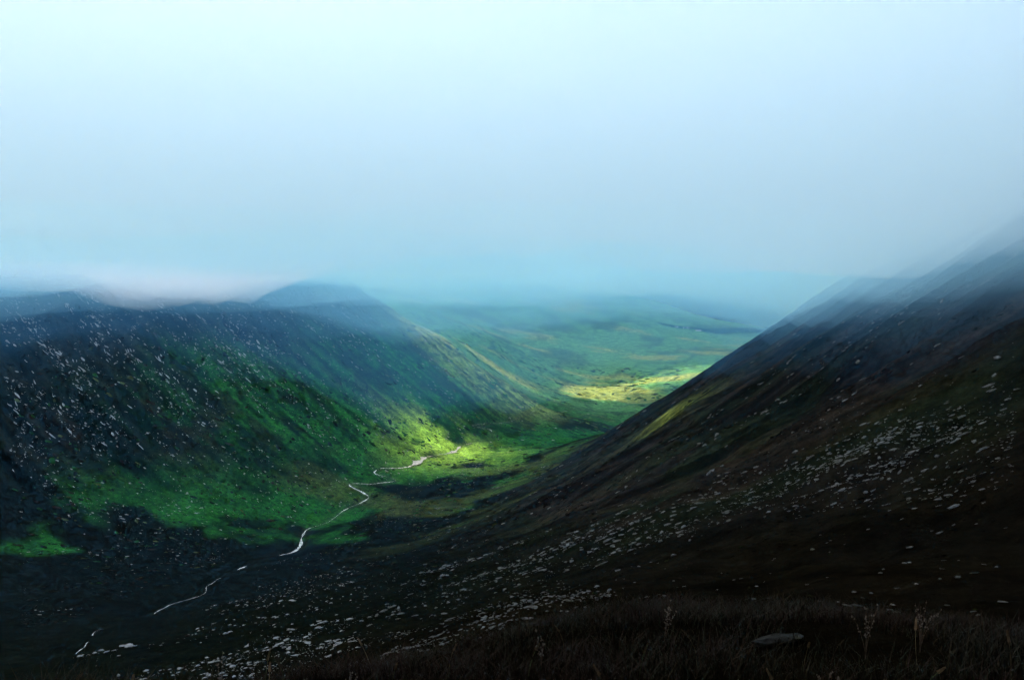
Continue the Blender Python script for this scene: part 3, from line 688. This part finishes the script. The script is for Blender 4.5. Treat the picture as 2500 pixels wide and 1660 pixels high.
# =====================================================================================================
# foreground: rough grass on the brow, seed stalks and heather sprigs
# =====================================================================================================
def grass_mat():
    m, nt, N, L, B = new_mat('grass_blade'); at = N.new('ShaderNodeAttribute'); at.attribute_name = 'tint'
    L.new(at.outputs['Color'], B.inputs['Base Color']); B.inputs['Roughness'].default_value = .75; B.inputs['Specular IOR Level'].default_value = .1
    return m
M_BLADE = grass_mat()
PAL = .85*np.array([(.045, .018, .009), (.06, .03, .012), (.035, .038, .011), (.015, .024, .008), (.09, .065, .025), (.012, .012, .006)])*.2
def grass():
    n = 60000
    r = np.sqrt(RNG.uniform(2.2**2, 14**2, n)); a = np.radians(RNG.uniform(-42, 42, n)); x, y = r*np.sin(a), r*np.cos(a)
    tu = fbm(x/.9, y/.9, 3); keep = RNG.rand(n) < sstep(-.6, .45, tu); x, y, tu, r = x[keep], y[keep], tu[keep], r[keep]; n = len(x)
    z = height(x, y)-.02
    h = (.10+.20*RNG.rand(n)**1.6)*(1+.6*np.clip(tu, -.5, 1)); lean = RNG.uniform(0, 6.28, n); bend = h*RNG.uniform(.15, .9, n); wv = RNG.uniform(.0022, .0045, n)*(1+r*.06)
    lx, ly = np.cos(lean), np.sin(lean); sx, sy = -ly, lx
    def pt(f, side): return np.stack([x+lx*bend*f*f+sx*wv*side, y+ly*bend*f*f+sy*wv*side, z+h*f*(1-.15*f)], -1)
    V = np.stack([pt(0, -1), pt(0, 1), pt(.5, .8), pt(.5, -.8), pt(1, 0)], 1).reshape(-1, 3)
    b = (np.arange(n)*5)[:, None]; F = np.concatenate([b+np.array([0, 1, 2]), b+np.array([0, 2, 3]), b+np.array([3, 2, 4])])
    me = mesh_np('rough_grass', V, F, [M_BLADE])
    pick = (fbm(x/1.6+4, y/1.6, 3)*2.2+RNG.randn(n)*1.1+2.2).astype(int).clip(0, 5)
    add_color(me, 'tint', np.repeat(PAL[pick]*RNG.uniform(.6, 1.5, (n, 1)), 5, axis=0))
    return tag(obj('rough_grass', me), 'rough brown and green grass along the brow at the bottom', 'grass', None, 'stuff')
grass()
M_STRAW = plain('dry_stem', (.07, .05, .02), .8, .3, 30); M_SEED = plain('seed_head', (.09, .05, .022), .8, .35, 40); M_TWIG = plain('heather_twig', (.05, .03, .018), .9, .3, 30); M_BUD = plain('pale_bud', (.12, .09, .07), .7, .25, 60); M_GSTEM = plain('green_stem', (.04, .055, .014), .7, .3, 30)
def tube(pts, rad, k=5):
    V, F = [], []; pts = [Vector(p) for p in pts]
    for i, p in enumerate(pts):
        d = (pts[min(i+1, len(pts)-1)]-pts[max(i-1, 0)]).normalized(); u = d.orthogonal().normalized(); v = d.cross(u)
        V += [tuple(p+(u*math.cos(j*6.283/k)+v*math.sin(j*6.283/k))*rad[i]) for j in range(k)]
    for i in range(len(pts)-1): F += [(i*k+j, i*k+(j+1) % k, (i+1)*k+(j+1) % k, (i+1)*k+j) for j in range(k)]
    return V, F+[tuple(range(k))[::-1], tuple((len(pts)-1)*k+j for j in range(k))]
def stalk(rs, h, bend):
    pts = [(bend*t*t, .1*bend*math.sin(3*t), h*(t-.12*bend/h*t*t)) for t in np.linspace(0, 1, 8)]
    st_ = tube(pts, [.0032*(1-.5*t) for t in np.linspace(0, 1, 8)])
    V, F = [], []; tip = Vector(pts[-1]); d = (tip-Vector(pts[-2])).normalized(); u = d.orthogonal().normalized()
    for k in range(34):                                                       # spikelets packed round the tip
        f = k/34; c = tip-d*(h*.26*(1-f)); a = k*2.4; o_ = (u*math.cos(a)+d.cross(u)*math.sin(a)); q = .010*(1-.5*f)
        b = len(V); e = c+o_*q*1.3+d*.016; V += [tuple(c), tuple(c+o_*q+d*.004+u*.004), tuple(e), tuple(c+o_*q+d*.004-u*.004)]; F += [(b, b+1, b+2), (b, b+2, b+3), (b, b+3, b+1), (b+1, b+3, b+2)]
    return st_, (V, F)
SPOTS = [(-3.6, 5.6), (-3.3, 6.3), (-2.9, 5.3), (-2.35, 6.6), (-1.9, 5.5), (-1.45, 7.2), (-1.05, 6.0), (-.62, 6.9), (-.3, 5.7), (.15, 6.4), (.55, 7.4), (.78, 5.4), (1.12, 6.1), (1.3, 4.7), (1.75, 6.6), (2.05, 5.3), (2.6, 6.2), (3.1, 5.2), (3.5, 6.0), (4.1, 5.7)]
WORDS = ['first', 'second', 'third', 'fourth', 'fifth', 'sixth', 'seventh', 'eighth', 'ninth', 'tenth', 'eleventh', 'twelfth', 'thirteenth', 'fourteenth', 'fifteenth', 'sixteenth', 'seventeenth', 'eighteenth', 'nineteenth', 'twentieth']
for k, (x, y) in enumerate(sorted(SPOTS, key=lambda p: p[0]/p[1])):
    rs = np.random.RandomState(700+k); h = rs.uniform(.22, .46); bend = rs.uniform(.05, .2); z = float(height(np.array([x]), np.array([y]))[0])
    o = empty('grass_stalk', (x, y, z-.02), rs.uniform(0, 6.28)); (sv, sf), (hv, hf) = stalk(rs, h, bend)
    part('stem', sv, sf, M_GSTEM if k % 3 == 0 else M_STRAW, o); part('seed_head', hv, hf, M_SEED, o)
    tag(o, '%s dry grass stalk with seed head from the left along the brow' % WORDS[k], 'grass stalk', 'seed stalks along the brow')
def sprig(x, y, n, h, name_label, rs):
    z = float(height(np.array([x]), np.array([y]))[0]); o = empty('heather_sprig', (x, y, z-.02), 0)
    for k in range(n):
        a = rs.uniform(0, 6.28); l = h*rs.uniform(.7, 1.1); sp = rs.uniform(.05, .38)
        pts = [(math.cos(a)*sp*l*t*t, math.sin(a)*sp*l*t*t, l*t) for t in np.linspace(0, 1, 6)]
        tw = part('twig', *tube(pts, [.0028*(1-.55*t) for t in np.linspace(0, 1, 6)], 4), M_TWIG, o)
        V, F = [], []
        for q in range(9):
            f = rs.uniform(.45, 1); c = Vector((math.cos(a)*sp*l*f*f, math.sin(a)*sp*l*f*f, l*f)); b = len(V); s_ = rs.uniform(.004, .009); rr = rs.randn(3); c = c+Vector(rr/np.linalg.norm(rr))*.012
            V += [tuple(c+Vector(v)*s_) for v in [(1, 0, 0), (-1, 0, 0), (0, 1, 0), (0, -1, 0), (0, 0, 1.7), (0, 0, -1.2)]]
            F += [tuple(b+i for i in f_) for f_ in [(0,2,4),(2,1,4),(1,3,4),(3,0,4),(2,0,5),(1,2,5),(3,1,5),(0,3,5)]]
        part('buds', V, F, M_BUD, tw)['kind'] = 'stuff'
    tag(o, name_label, 'heather', 'heather sprigs along the brow')
for k, (x, y, n, h, lb) in enumerate([(.28, 6.6, 5, .42, 'heather sprig with pale buds nearest the middle of the brow'), (1.05, 5.0, 4, .3, 'low reddish heather sprig right of the middle among the grass'), (1.62, 7.4, 5, .5, 'tall heather sprig standing against the scree right of the middle'), (2.35, 5.1, 6, .34, 'bushy heather sprig with many pale buds at lower right'), (2.62, 4.5, 4, .26, 'small heather sprig low at the bottom right'), (3.15, 6.2, 5, .5, 'tall heather sprig with large pale buds near the right edge'), (3.75, 6.4, 6, .55, 'tallest heather sprig close to the right edge'), (-1.3, 5.6, 4, .34, 'heather sprig with pale buds left of the middle'), (-2.6, 6.2, 4, .4, 'heather sprig furthest left on the brow')]):
    sprig(x, y, n, h, lb, np.random.RandomState(900+k))

# a flat rock showing at the edge of the brow
M_FLAT = stone_mat('lichened_rock', (.004, .0045, .004), (.02, .021, .02), 9, .8)
def ledge():
    me = mesh_np('flat_rock', rock_shape(IC2_V, np.random.RandomState(77), 12)*(1+.12*np.random.RandomState(5).randn(len(IC2_V), 1)), IC2_F, [M_FLAT]); o = obj('flat_rock', me)
    x, y = 2.75, 7.2; z = float(height(np.array([x]), np.array([y]))[0]); o.matrix_world = Matrix.Translation((x, y, z+.05)) @ Matrix.Rotation(.35, 4, 'Z') @ Matrix.Rotation(-.36, 4, 'X') @ Matrix.Diagonal((.36, .16, .07, 1))
    tag(o, 'flat grey rock lying in the grass right of the middle', 'rock')
ledge()
